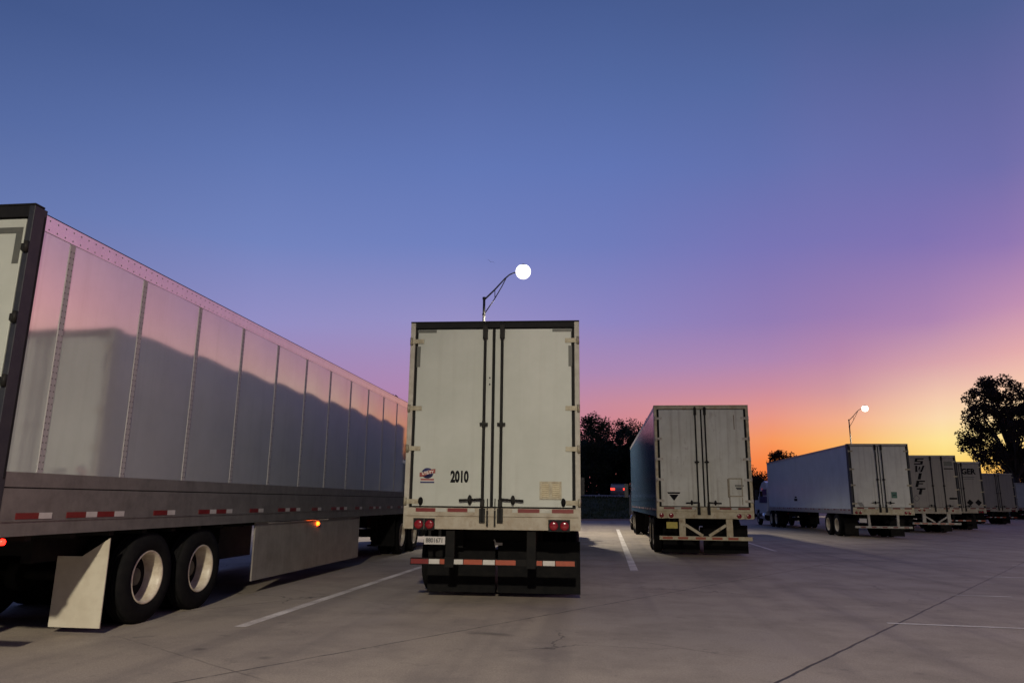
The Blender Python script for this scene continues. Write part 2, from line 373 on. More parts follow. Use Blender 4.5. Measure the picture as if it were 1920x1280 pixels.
def semi_trailer(name, label, loc, rz=0, wall='panel_grey', door='door_white', header='black_trim', post='post_dark', hinges=(3.82,2.79,2.19,1.42),
                 rods=(-.13,.13), guard='plain', flap='chassis', axles=(2.0,3.2), band=False, seams=False, skirt=False, top_h=.10, top_mat='rail_dull',
                 lights=((-1.05,1.09),(-.89,1.09),(.89,1.10),(1.05,1.10)), plate=None, detail=2, hinge_mat='hinge', flap_y=1.2, sill_mat='sill', lit=False, seam_line='black_trim', tape_sides=(), handle_z=1.44, guard_mat='chassis', yb=.25, pw=.075, gap=.045, seam0=.65, hinge_len=.215, flap_in=.69, band_mat='band_metal'):
    T = empty(name, loc, rz); tag(T, label, 'trailer', 'semi trailers parked side by side in the lot')
    # rear frame
    for xa in (-HW, HW-pw):
        MB().box(xa, xa+pw, 0, yb, 1.045, H+.03 if seams else H).build('corner_post', M[post], T, .006)
    h = MB(); h.box(-HW+pw+.001, HW-pw-.001, .002, yb, H-.085, H+.03 if seams else H); 
    h.box(-HW-.002, HW+.002, -.004, yb+.01 if not seams else .12, H+.001 if not seams else H+.031, H+.022 if not seams else H+.05)
    h.build('header', M[header], T, .004)
    s = MB(); s.box(-HW+.012, HW-.012, -.012, yb, 1.03, 1.335)
    s.box(-HW+.03, HW-.03, -.03, -.0125, 1.215, 1.245)
    sl = s.build('sill', M[sill_mat], T, .006)
    # tape on the sill
    for (a, b, c) in ((-1.11,-.82,0),(-.81,-.66,1),(-.64,-.35,0),(-.34,-.24,1),(.31,.38,1),(.39,.70,0),(.71,.87,1),(.88,1.19,0)):
        MB().box(a, b, -.0165, -.0125, 1.275, 1.328).build('reflective_tape', M['tape_grey' if c else 'tape_red'], sl)
    # doors
    zs, zt = 1.355, H-.105
    sealm = MB(); sealm.box(-HW+pw+.001, HW-pw-.001, .035, .06, 1.337, H-.087); sealm.build('door_seal', M['black_trim'], T)
    doors = []
    for sgn in (-1, 1):
        d = MB()
        a, b = (-HW+pw+gap, -.022) if sgn < 0 else (.022, HW-pw-gap)
        d.box(a, b, .004, .05, zs, zt)
        dr = d.build('door', M[door], T, .005); doors.append(dr)
        for hz in hinges:
            hb = MB(); x0 = HW-.02; 
            xa, xb = sorted((sgn*(HW-.005), sgn*(HW-hinge_len)))
            hb.box(xa, xb, -.012, .0035, hz-.033, hz+.033)
            hb.tube((sgn*(HW-.02), -.012, hz-.055), (sgn*(HW-.02), -.012, hz+.055), .022, None, 8)
            for bx in ((.1, .17) if hinge_len > .1 else ()): hb.tube((sgn*(HW-bx), -.02, hz), (sgn*(HW-bx), -.012, hz), .011, None, 6)
            hb.build('hinge', M[hinge_mat], dr)
        # lock rod and its gear
        rx = rods[0] if sgn < 0 else rods[1]
        rd = MB(); rd.tube((rx, -.035, 1.14), (rx, -.035, H-.03), .022, None, 10)
        rd.box(rx-.036, rx+.036, -.06, .0035, H-.26, H-.05)
        rd.box(rx-.03, rx+.03, -.058, .0035, 1.36, 1.46); rd.box(rx-.042, rx+.042, -.05, -.0125, 1.13, 1.33)
        for gz in (2.55, ) if detail > 1 else (2.5,):
            rd.box(rx-.06, rx+.06, -.062, .0035, gz-.018, gz+.018); rd.box(rx-.024, rx+.024, -.058, .0035, gz-.045, gz+.045)
        rd.build('lock_rod', M['steel_rod'], dr, .003)
        hn = MB(); hx = rx + sgn*.34
        hn.tube((rx, -.045, handle_z+.02), (rx+sgn*.12, -.05, handle_z+.012), .017, None, 8); hn.tube((rx+sgn*.12, -.05, handle_z+.012), (hx, -.05, handle_z), .015, .019, 8)
        hn.lathe([(-.03,0),(-.03,.03),(0,.034),(.012,.02),(.012,0)], (rx+sgn*.185, -.03, handle_z+.01), 'y', 12, 0, (1,1,2.1))
        hn.build('handle', M['steel_rod'], dr)
    # walls, roof, nose
    zb = 1.65 if band else 1.26
    for sgn in (-1, 1):
        w, sm = side_wall(T, sgn, zb, H-top_h, yb, L, M[wall], seam0, 1.22, .0055 if seams else .0015)
        tr = MB(); xa, xb = sorted((sgn*(HW-.05), sgn*(HW-.004)))
        tr.box(xa, xb, yb+.001, L, H-top_h+.0005, H-.012)
        if seams and sgn > 0:
            yy = yb+.05
            while yy < 13:
                for zz in (H-.05, H-top_h+.03):
                    tr.tube((HW-.004, yy, zz), (HW-.001, yy, zz), .0095, .006, 6, 1)
                yy += .11
        tr.build('top_rail', [M[top_mat], M['rivet']], T)
        br = MB(); xa, xb = sorted((sgn*(HW-.05), sgn*(HW-.002)))
        if band:
            br.box(xa, xb, yb+.001, L, 1.515, zb-.0005); br.box(xa+ (0 if sgn>0 else .004), xb-(.004 if sgn>0 else 0), yb+.001, L, 1.503, 1.5145, 1)
            br.box(xa, xb, yb+.001, L, 1.075, 1.5025)
            xa2, xb2 = sorted((sgn*(HW-.002), sgn*(HW+.006)))
            br.box(xa2, xb2, yb+.001, L, 1.205, 1.218)
            br.box(xa2, xb2, yb+.001, L, 1.075, 1.09)
        else:
            br.box(xa, xb, yb+.001, L, 1.045, zb-.0005)
            xa2, xb2 = sorted((sgn*(HW-.002), sgn*(HW+.004))); br.box(xa2, xb2, yb+.001, L, 1.13, 1.145)
        brail = br.build('bottom_rail', [M[band_mat] if band else M['rail_dull'], M['black_trim']], T)
        tapes = []
        yy = .34; k = 0
        while yy < L-.6 and sgn in tape_sides:
            tm = MB()
            for r_ in range(1 + (k % 2)):
                for cidx, ln in ((0, .28), (1, .17)):
                    xa3, xb3 = sorted((sgn*(HW-.002), sgn*(HW+.0025)))
                    tm.box(xa3, xb3, yy, yy+ln, 1.226, 1.282, cidx) if band else tm.box(xa3, xb3, yy, yy+ln, 1.19, 1.24, cidx)
                    yy += ln
            tm.build('reflective_tape', [M['tape_red'], M['tape_white']], brail)
            yy += .2 if k % 2 == 0 and k == 0 else .55; k += 1
        if seams:
            for y in sm:
                sp = MB(); xa, xb = sorted((sgn*(HW-.012), sgn*(HW-.0065)))
                sp.box(xa, xb, y-.035, y+.035, zb+.001, H-top_h-.001)
                if sgn > 0 and y < 10:
                    zz = zb+.04
                    while zz < H-top_h-.03:
                        for dy in (-.022, .022): sp.tube((HW-.0065, y+dy, zz), (HW-.003, y+dy, zz), .0095, .006, 5, 1)
                        zz += .062 if y < 5 else .124
                sp.build('seam_strip', [M['seam'], M['rivet']], w)
            if sgn > 0:
                rv = MB(); rv.box(HW, HW+.0012, yb-.032, yb-.008, 1.58, H-.04); zz = 1.6
                while zz < H-.05:
                    rv.tube((HW, yb-.02, zz), (HW+.004, yb-.02, zz), .009, .005, 6); zz += .075
                rv.build('rivet_row', M['black_trim'], T)
    rf = MB(); rf.box(-HW+.004, HW-.004, yb+.011, L, H-.0115, H-.001); rf.build('roof', M['black_trim' if header=='black_trim' else 'rail_dull'], T)
    nz = MB(); nz.box(-HW+.051, HW-.051, L-.04, L-.001, 1.2, H-.012); nz.build('front_wall', M[wall], T)
    # underbody
    u = MB(); u.box(-HW+.06, HW-.06, yb+.01, L-.05, 1.14, 1.2)
    y = .6
    while y < L-.3:
        u.box(-HW+.06, HW-.06, y-.04, y+.04, 1.02, 1.139); y += .6
    a0 = axles[0]-1.1; u.box(-.62, -.5, a0, axles[1]+1.6, .74, 1.019); u.box(.5, .62, a0, axles[1]+1.6, .74, 1.019)
    u.box(-.499, .499, axles[0]-.9, axles[0]-.75, .8, 1.0); u.box(-.499, .499, axles[1]+.9, axles[1]+1.05, .8, 1.0)
    u.build('floor_frame', M['chassis'], T)
    for ya in axles:
        ax = MB(); ax.tube((-.95, ya, .515), (.95, ya, .515), .065, None, 10)
        ax.tube((.3, ya, .515), (.45, ya, .515), .19, None, 16); ax.tube((-.45, ya, .515), (-.3, ya, .515), .19, None, 16)
        ax.build('axle', M['chassis'], T)
        wheel(T, HW-.02, ya, 1); wheel(T, -HW+.02, ya, -1)
    lg = MB()
    for sx in (-.75, .75):
        lg.box(sx-.07, sx+.07, 12.9, 13.04, .42, 1.019); lg.box(sx-.05, sx+.05, 12.92, 13.02, .3, .419); lg.box(sx-.13, sx+.13, 12.85, 13.09, .27, .299)
    lg.tube((-.75, 12.97, .75), (.75, 12.97, .75), .03); lg.build('landing_gear', M['chassis'], T)
    # mud flaps
    for sx in (-1, 1):
        fl = MB(); xa, xb = sorted((sx*flap_in, sx*(1.285 if sx > 0 or flap_in > .5 else 1.07)))
        fl.box(xa, xb, flap_y-.006, flap_y+.006, .07, .80)
        if flap == 'flap_pale':
            fx = sx*1.285
            n = len(fl.v); 
            fl.v += [(sx*.98, flap_y-.006, .801),(fx, flap_y-.006, .801),(sx*1.30, flap_y-.03, 1.0),(sx*.98, flap_y+.006, .801),(fx, flap_y+.006, .801),(sx*1.30, flap_y-.02, 1.0)]
            for q in ((0,1,2),(5,4,3),(0,2,5,3),(1,4,5,2),(0,3,4,1)): fl.f.append([n+i for i in q]); fl.m.append(0); fl.sm.append(False)
        else:
            fl.box(xa, xb, flap_y-.02, flap_y+.02, .801, .84)
        fl.build('mud_flap', M[flap], T)
    # tail lights
    for (lx, lz) in lights:
        tl = MB(); tl.lathe([(-.040,0),(-.040,.045),(-.034,.060),(-.018,.064)], (lx, 0, lz), 'y', 20)
        o = tl.build('tail_light', M['lens_red'], T)
        hb = MB(); hb.box(lx-.078, lx+.078, -.018, -.0125, lz-.078, lz+.088); hb.build('light_housing', M['black_trim' if guard in ('plain',) else 'frame_white'], o)
    # underride guard
    g = MB(); gm = M[guard_mat]
    gy0, gy1 = .02, .10
    if guard == 'vee':
        g.box(-1.24, 1.22, gy0, gy1, .46, .56)
        for px in (-.62, .635): g.box(px-.085, px+.085, gy0+.001, gy1+.03, .561, 1.029)
        g.bar((-.53, .06, .86), (-.08, .06, .575), .075, .06); g.bar((.545, .06, .86), (.09, .06, .575), .075, .06)
    elif guard == 'plain':
        g.box(-1.17, 1.23, gy0, gy1, .53, .625)
        for px in (-.60, .58): g.box(px-.065, px+.065, gy0+.03, gy1+.05, .626, 1.029); 
        for px in (-.60, .58): g.box(px-.065, px+.065, gy0-.02, gy0-.001, .50, .645)
    else:
        g.box(-1.22, 1.15, gy0, gy1, .45, .54)
        for px in (-.62, .57): g.bar((px, .06, .541), (px-.02 if px<0 else px+.02, .06, 1.029), .10, .08)
    go = g.build('underride_guard', gm, T, .004)
    gts = {'vee': [(a, a+.27, .48, .54, 0) for a in (-1.16,-.75,-.28,.16,.58)],
           'plain': [(a, b, .545, .612, c) for (a, b, c) in ((-1.16,-.90,2),(-.895,-.74,1),(-.735,-.67,0),(-.53,-.40,1),(-.39,-.12,0),(-.11,.06,1),(.07,.36,0),(.66,.74,0),(.75,.92,1),(.93,1.20,0))]}.get(guard, [(a, a+.2, .47, .52, 2) for a in (-1.0,-.55,-.1,.35,.8)])  # plain guard: leftmost tape gets the darker red, shade put into its colour
    for (a, b, za, zb_, c) in gts:
        MB().box(a, b, gy0-.004, gy0-.0005, za, zb_).build('reflective_tape', M[('tape_orange','tape_white','tape_red')[c]], go)
    if plate:
        px0, px1, pz0, pz1, pm, ptxt = plate
        p = MB(); p.box(px0, px1, .0, .006, pz0, pz1); po = p.build('licence_plate', M[pm], T, .002)
        
        for bx in (px0+.06, px1-.10): MB().box(bx, bx+.04, .007, .02, pz1-.03, 1.029).build('bracket', M['chassis'], po)
        if ptxt: text_mesh(ptxt, 'plate_text', (pz1-pz0)*.78, M['ink_grey'], po, ((px0+px1)/2, -.002, (pz0+pz1)/2), .85, .003)
    return T, doors

# ------------------------------------------------------------------ trailers
X1, Y1 = -5.286, 5.84
t1, d1 = semi_trailer('semi_trailer', 'nearest trailer at the left, its glossy grey side reflecting pink sky above a grey skirt',
    (X1-HW, Y1, 0), 0, wall='panel_gloss', door='door_white', axles=(2.53,3.71), yb=.16, pw=.06, gap=.012, seam0=.56, band=True, seams=True, tape_sides=(1,), top_h=.17, top_mat='rail_polished',
    flap='flap_pale', flap_y=1.73, hinges=(3.72,3.04,2.45,1.5), hinge_len=.075, hinge_mat='steel_rod', guard='plain', lights=((-1.05,1.09),(-.89,1.09),(.89,1.10),(1.05,1.10)))
sk = MB(); sk.box(HW-.055, HW-.03, 5.19, 10.21, .20, 1.07); skirt = sk.build('side_skirt', M['skirt'], t1)
MB().box(-HW+.03, -HW+.055, 5.19, 10.21, .20, 1.07).build('side_skirt', M['skirt'], t1)  # unseen far-side skirt, added to darken the gap under the trailer
se = MB(); se.tube((HW-.026, 5.6, 1.055), (HW-.026, 8.3, 1.055), .011, None, 10); se.build('edge_strip', M['bright_edge'], skirt)
for y in (6.8, 8.0, 9.2, 10.1): MB().bar((HW-.06, y, .30), (.75, y, 1.0), .04, .04).build('strut', M['chassis'], skirt)
mk = MB(); mk.lathe([(0,.04),(.03,.036),(.045,.018),(.05,0)], (HW-.029, 7.71, .985), 'x', 14); mk.build('marker_light', M['lit_amber'], t1)
mk = MB(); mk.lathe([(0,.03),(.02,.028),(.03,.014),(.033,0)], (HW-.03, .26, 1.03), 'x', 14); mk.build('marker_light', M['lit_red'], t1)
for d, s in ((d1[0], -1), (d1[1], 1)):
    c = MB(); c.box(*sorted((s*1.205, s*.76)), .0, .0035, 3.86, 3.92); c.box(*sorted((s*1.205, s*1.14)), .0, .0035, 3.56, 3.8595); c.build('corner_marking', M['corner_mark'], d)

t2, d2 = semi_trailer('semi_trailer', 'white trailer in the centre numbered 2010 with louvred vent and red and white striped guard',
    (-2.852+HW, 10.63, 0), R(1.9), wall='panel_grey', door='door_white', axles=(1.75,2.98), flap_y=.85, flap='rubber', flap_in=.02,
    plate=(-.975,-.665,.815,.925,'plate_white','8801671'), lights=((-1.06,1.095),(-.90,1.095),(.905,1.095),(1.06,1.095)), post='frame_pale')
for d, s in ((d2[0], -1), (d2[1], 1)):
    c = MB(); c.box(*sorted((s*1.185, s*.89)), .0, .0035, 3.955, 4.0); c.build('corner_marking', M['corner_mark'], d)
    c = MB(); c.box(*sorted((s*1.184, s*1.13)), .0, .0035, 3.42, 3.74); c.build('corner_marking', M['corner_mark'], d)
    bf = MB(); bf.lathe([(-.05,0),(-.05,.03),(-.035,.045),(.003,.05)], (s*1.045, 0, 1.425), 'y', 14, 0, (.7,1,1.2)); bf.build('bump_stop', M['rubber'], d)
text_mesh('2010', 'unit_number', .222, M['ink'], d2[0], (-.478, .0015, 1.772), .60, .011)
# round emblem with a ribbon, and the small plate below it
lg = MB(); cx, cz = -.957, 1.828
lg.lathe([(.0035,.0),(.0,.0),(-.0,.088),(.0035,.088)], (cx, .0, cz), 'y', 32, 0, (1,1,.86)); em = lg.build('emblem', M['navy'], d2[0])
rb = MB(); n = 14
for i in range(n):
    a, b = -1+2*i/n, -1+2*(i+1)/n
    def p(u, s): return (cx+.118*u, -.0015, cz+.004+.018*u+.014*math.sin(u*2.6)+s*(.024+.009*abs(u)))
    rb.face([p(a,-1), p(b,-1), p(b,1), p(a,1)])
rb.build('ribbon', M['logo_red'], em)
text_mesh('UTILITY', 'emblem_text', .062, M['logo_white'], em, (cx, -.0035, cz+.004), .78, .0012, .25, rot=(math.pi/2, -.12, 0))
sg = MB(); sg.box(cx-.105, cx+.105, 0, .0035, 1.684, 1.712, 0); sg.box(cx-.103, cx+.103, 0, .0035, 1.7121, 1.722, 1); sg.box(cx-.10, cx+.10, 0, .0035, 1.7221, 1.748, 2)
sg.build('maker_plate', [M['navy'], M['logo_white'], M['logo_red']], d2[0])
vn = MB(); vx0, vx1, vz0, vz1 = .70, 1.02, 1.468, 1.722
vn.box(vx0, vx1, -.004, .0035, vz0, vz1); vent = vn.build('vent', M['vent_metal'], d2[1], .002)
fr = MB(); fr.box(vx0, vx0+.03, -.014, -.0045, vz0, vz1); fr.box(vx1-.03, vx1, -.014, -.0045, vz0, vz1); fr.box(vx0+.0305, vx1-.0305, -.014, -.0045, vz1-.025, vz1); fr.box(vx0+.0305, vx1-.0305, -.014, -.0045, vz0, vz0+.025)
fr.box((vx0+vx1)/2-.025, (vx0+vx1)/2+.025, -.012, -.0045, vz0+.0255, vz1-.0255); fr.build('vent_frame', M['hinge'], vent)
lv = MB()
for c in (vx0+.082, vx1-.082):
    for i in range(7):
        z = vz0+.036+i*.0285
        lv.box(c-.046, c+.046, -.016, -.0045, z, z+.011)
lv.build('louvre', M['frame_white'], vent)
tg = MB(); tg.box(-.02, .10, .72, .726, .775, .815); tg.bar((-.03,.723,.86),(.0,.723,.80),.02,.006); tg.build('frame_label', M['plate_white'], t2)
hl = MB()
for x in (-.30, .22):
    pass
for s in (-1, 1):
    ch = MB(); ch.box(s*.055-.012, s*.055+.012, -.05, -.0125, 1.08, 1.30); ch.box(s*.055-.006, s*.055+.006, -.045, -.0125, 1.31, 1.47); ch.build('latch', M['steel_rod'], d2[0] if s < 0 else d2[1])
sh = MB()
for z in (3.15, 3.25): sh.tube((-.055, .0, z-.0), (-.055, .0035, z), .013, None, 8)
sh.build('screw_hole', M['ink'], d2[0])

t3, d3 = semi_trailer('semi_trailer', 'rust streaked white trailer with dark blue side, yellow plate and white braced guard',
    (1.573+HW, 20.68, 0), 0, wall='panel_blue', door='door_rusty', header='frame_white', post='frame_white', hinges=(3.76,3.19,2.63,2.07,1.50), rods=(-.165,.10),
    guard='vee', guard_mat='frame_white', flap='rubber', flap_in=.05, gap=.06, axles=(2.2,3.45), band=True, band_mat='panel_blue', tape_sides=(-1,), flap_y=1.0, plate=(-1.05,-.75,.76,.93,'plate_yellow',None), hinge_mat='hinge_white', sill_mat='frame_white',
    lights=((-1.17,1.105),(-.91,1.105),(.90,1.105),(1.15,1.105)))
pl = MB()  # folded placard: wide top, pointed bottom
px, pz = -.82, 1.73
pl.face([(px-.18,.001,pz),(px+.18,.001,pz),(px+.155,.001,pz-.045),(px-.155,.001,pz-.045)], 0)
pl.face([(px-.15,.001,pz-.0455),(px+.15,.001,pz-.0455),(px+.135,.001,pz-.062),(px-.135,.001,pz-.062)], 1)
pl.face([(px-.13,.001,pz-.0625),(px+.13,.001,pz-.0625),(px,.001,pz-.235)], 0)
for i in range(3):
    f = pl.f[i]; pl.f[i] = f[::-1]
pl.build('placard', [M['ink'], M['logo_white']], d3[0])
hf = MB(); fx0, fx1, fz0, fz1 = .66, 1.03, 1.62, 2.12
for a in ((fx0, fx0+.03, fz0, fz1), (fx1-.03, fx1, fz0, fz1), (fx0+.031, fx1-.031, fz1-.03, fz1), (fx0+.031, fx1-.031, fz0, fz0+.03)):
    hf.box(a[0], a[1], -.012, .0035, a[2], a[3])
hf.build('placard_holder', M['hinge'], d3[1])
hs = MB()
for i, z in enumerate((1.90, 1.84, 1.81)): hs.box(.83+.02*i, 1.06-.03*i, -.004, .0035, z, z+.035)
hs.build('decal', M['ink_grey'], d3[1])
rsm = mat('rust_streak', (.30,.25,.17), .6, grime=(.1,.07,.04), gamt=.9, gscale=9)
for x, z0, z1, w in ((.63,1.6,2.1,.05),(.66,1.35,1.62,.03),(.88,3.45,3.85,.025),(1.0,1.4,1.6,.02)):
    MB().box(x, x+w, .001, .0035, z0, z1).build('rust_streak', rsm, d3[1])

t4, d4 = semi_trailer('semi_trailer', 'grey trailer behind the white and blue tractor, green square sticker on its door',
    (11.14+HW, 34.29, 0), 0, wall='panel_pale', door='door_grey', header='frame_pale', post='post_dark', hinges=(3.8,3.0,2.3,1.5), guard='bent', guard_mat='frame_pale', sill_mat='frame_white',
    axles=(2.52,3.85), tape_sides=(-1,), flap_y=1.3, plate=(-1.05,-.74,.68,.86,'plate_white',None), handle_z=1.54, lights=((-1.15,1.11),(-.98,1.11),(.92,1.12),(1.08,1.12)))
c = MB(); c.box(.39,.63,0,.0035,1.75,2.02); c.box(.45,.57,-.002,-.0005,1.87,1.90,1); c.build('sticker', [M['sticker_green'], M['ink']], d4[1])
c = MB()
for i in range(4): c.box(-1.07+.03*i, -.86+.02*i, 0, .0035, 1.52-.045*i, 1.55-.045*i)
c.build('decal', M['ink_grey'], d4[0])
for (ya, yb_, za, zb_) in ((9.1, 9.75, 1.62, 1.76), (9.2, 9.6, 1.80, 1.88)): MB().box(-HW-.001, -HW+.008, ya, yb_, za, zb_).build('decal', M['ink'], t4)

t5, d5 = semi_trailer('semi_trailer', 'worn trailer with dark slanted letters stacked down its left door, braced guard', (16.69+HW, 42.2, 0), 0, wall='panel_grey', door='door_worn',
    header='frame_pale', post='post_dark', hinges=(3.8,3.0,2.3,1.5), rods=(-.02,.55), guard='vee', guard_mat='frame_pale', detail=1, flap_y=1.3, lights=((-.85,1.2),(-.6,1.2),(.85,1.2)))
GLY = {  # heavy slanted block capitals in a unit box
 'S': [((0,.8),(1,.8),(1,1),(0,1)),((0,.58),(.3,.58),(.3,.8),(0,.8)),((0,.41),(1,.41),(1,.58),(0,.58)),((.7,.2),(1,.2),(1,.41),(.7,.41)),((0,0),(1,0),(1,.2),(0,.2))],
 'W': [((.10,0),(.32,0),(.20,1),(-.05,1)),((.32,0),(.36,0),(.56,.85),(.44,.85)),((.64,0),(.68,0),(.56,.85),(.44,.85)),((.68,0),(.90,0),(1.05,1),(.80,1))],
 'I': [((.32,0),(.68,0),(.68,1),(.32,1))],
 'F': [((0,0),(.34,0),(.34,1),(0,1)),((.34,.78),(1,.78),(1,1),(.34,1)),((.34,.42),(.85,.42),(.85,.60),(.34,.60))],
 'T': [((0,.78),(1,.78),(1,1),(0,1)),((.33,0),(.67,0),(.67,.78),(.33,.78))]}
for i, ch in enumerate('SWIFT'):
    lt = MB(); cx_, cz_ = -.60-.018*i, 3.80-.40*i; w_, h_ = (.44, .34)
    for q in GLY[ch]:
        lt.face([(cx_+(u-.5)*w_+(v-.5)*.10, .0015, cz_+(v-.5)*h_) for (u, v) in q])
    lt.build('letter', M['ink'], d5[0])
c = MB(); z = 1.83
c.bar((-.92-.17,.002,z),(-.92,.002,z+.17),.02,.003); c.bar((-.92,.002,z+.17),(-.92+.17,.002,z),.02,.003); c.bar((-.92+.17,.002,z),(-.92,.002,z-.17),.02,.003); c.bar((-.92,.002,z-.17),(-.92-.17,.002,z),.02,.003)
c.build('placard_holder', M['ink_grey'], d5[0])
for (xa, xb, za, zb_, mm) in ((.64,1.12,3.38,3.44,'ink'), (.66,1.10,3.56,3.80,'corner_mark'), (.75,1.15,1.78,1.88,'ink')): MB().box(xa, xb, .0, .0035, za, zb_).build('decal', M[mm], d5[1])

t6, d6 = semi_trailer('semi_trailer', 'worn trailer with GER in capitals high on its door and two diamond placards', (20.91+HW, 48.32, 0), 0, wall='panel_grey', door='door_worn',
    header='frame_pale', post='post_dark', hinges=(3.8,3.0,2.3,1.5), guard='plain', detail=1, flap_y=1.3)
text_mesh('GER', 'lettering', .46, M['ink'], d6[1], (.52, .0015, 3.52), .95, .02)
for (xa, xb, za, zb_) in ((.15,.85,3.17,3.21), (.2,.8,3.07,3.10)): MB().box(xa, xb, .0, .0035, za, zb_).build('decal', M['ink_grey'], d6[1])
for x in (.42, .90):
    c = MB(); c.face([(x-.2,.001,1.66),(x,.001,1.46),(x+.2,.001,1.66),(x,.001,1.86)]); c.build('placard', M['ink'], d6[1])
t7, d7 = semi_trailer('semi_trailer', 'plain grey trailer in front of the big spreading tree', (31.52+HW, 65.2, 0), 0, wall='panel_grey', door='door_worn', header='frame_pale', post='post_dark',
    hinges=(3.8,3.0,2.3,1.5), guard='plain', detail=1, flap_y=1.3)
t8, d8 = semi_trailer('semi_trailer', 'pale trailer cut off by the right edge, last and farthest of the row', (47.6+HW, 91, 0), 0, wall='panel_grey', door='door_white', header='frame_pale', post='frame_pale',
    hinges=(3.8,3.0,2.3,1.5), guard='plain', detail=1, flap_y=1.3)

# ------------------------------------------------------------------ truck tractors
def tractor(label, x, yfw, main, stripe=None, lit=False):
    T = empty('truck_tractor', (x, yfw, 0)); tag(T, label, 'truck', 'truck tractors coupled to the trailers')
    for ya in (-.66, .66):
        wheel(T, 1.23, ya, 1); wheel(T, -1.23, ya, -1)
    wheel(T, 1.2, 4.75, 1, dual=False, deep=False); wheel(T, -1.2, 4.75, -1, dual=False, deep=False)
    f = MB(); f.box(-.46,-.36,-1.4,5.6,.72,1.0); f.box(.36,.46,-1.4,5.6,.72,1.0); f.box(-.359,.359,-1.4,-1.25,.75,.98); f.box(-.359,.359,1.4,1.55,.75,.98)
    f.box(-.55,.55,-.5,.5,1.001,1.04)
    for ya in (-.66,.66,4.75): f.tube((-.9,ya,.515),(.9,ya,.515),.08)
    f.build('frame', M['chassis'], T)
    cab = MB()
    # cab profile (y, z) extruded across
    prof = [(1.75,.95),(1.75,2.55),(1.95,2.86),(2.6,2.98),(3.3,2.88),(3.75,2.62),(4.1,1.98),(5.55,1.72),(5.75,1.5),(5.75,.75),(5.3,.7),(5.3,1.05),(4.2,1.05),(4.2,.7),(2.2,.7),(2.2,.95)]
    n = len(prof); k = 0
    for sx in (-1.2, 1.2):
        for (y, z) in prof: cab.v.append((sx*(1-.06*max(0,(z-2))), y, z))
    for i in range(n):
        j = (i+1) % n
        cab.f.append([i, j, n+j, n+i]); cab.m.append(0); cab.sm.append(False)
    cab.f.append(list(range(n))[::-1]); cab.m.append(0); cab.sm.append(False)
    cab.f.append(list(range(n, 2*n))); cab.m.append(0); cab.sm.append(False)
    cb = cab.build('cab', M[main], T, .03)
    for s in (-1, 1):
        w = MB(); w.box(*sorted((s*1.17, s*1.197)), 3.0, 3.75, 1.72, 2.3); w.build('side_window', M['glass'], cb)
        if stripe:
            w = MB(); w.box(*sorted((s*1.17, s*1.206)), 1.8, 5.0, 2.02, 2.40) if False else w.box(*sorted((s*1.17, s*1.206)), 1.76, 2.95, 2.02, 2.42)
            w.box(*sorted((s*1.17, s*1.208)), 1.76, 4.0, 1.52, 1.94); w.build('stripe', M[stripe], cb)
        tk = MB(); tk.tube((s*1.0, 2.3, .62), (s*1.0, 3.9, .62), .29, None, 20); tk.build('fuel_tank', M['chrome'], T)
        mr = MB(); mr.box(*sorted((s*1.32, s*1.52)), 3.75, 3.83, 1.7, 2.4); mr.tube((s*1.15,3.8,2.3),(s*1.42,3.8,2.3),.02); mr.build('mirror', M['cab_dark'], T)
        st = MB(); st.tube((s*.95, 1.6, 1.0), (s*.95, 1.6, 3.1), .065, None, 12); st.build('exhaust_stack', M['chrome'], T)
        tl = MB(); tl.lathe([(-.02,0),(-.02,.05),(0,.06)], (s*.62, -1.42, .86), 'y', 14); tl.build('tail_light', M['lit_red_dim' if lit else 'lens_red'], T)
        mf = MB(); mf.box(*sorted((s*.65,s*1.22)), -1.42, -1.405, .25, .95); mf.build('mud_flap', M['rubber'], T)
    ws = MB(); ws.face([(-1.0,3.80,2.56),(1.0,3.80,2.56),(1.08,4.10,2.02),(-1.08,4.10,2.02)]); ws.build('windscreen', M['glass'], cb)
    return T
tractor('dark truck tractor under the nose of the nearest grey trailer at the left', X1-HW, 20.55, 'cab_dark', None, True)
tractor('dark truck tractor in front of the trailer numbered 2010', -2.1, 25.9, 'cab_dark')
tractor('dark truck tractor under the nose of the blue sided trailer', 1.573+HW, 35.85, 'cab_dark')
tractor('white truck tractor with blue bands coupled to the grey trailer', 11.14+HW, 49.75, 'cab_white', 'cab_blue')

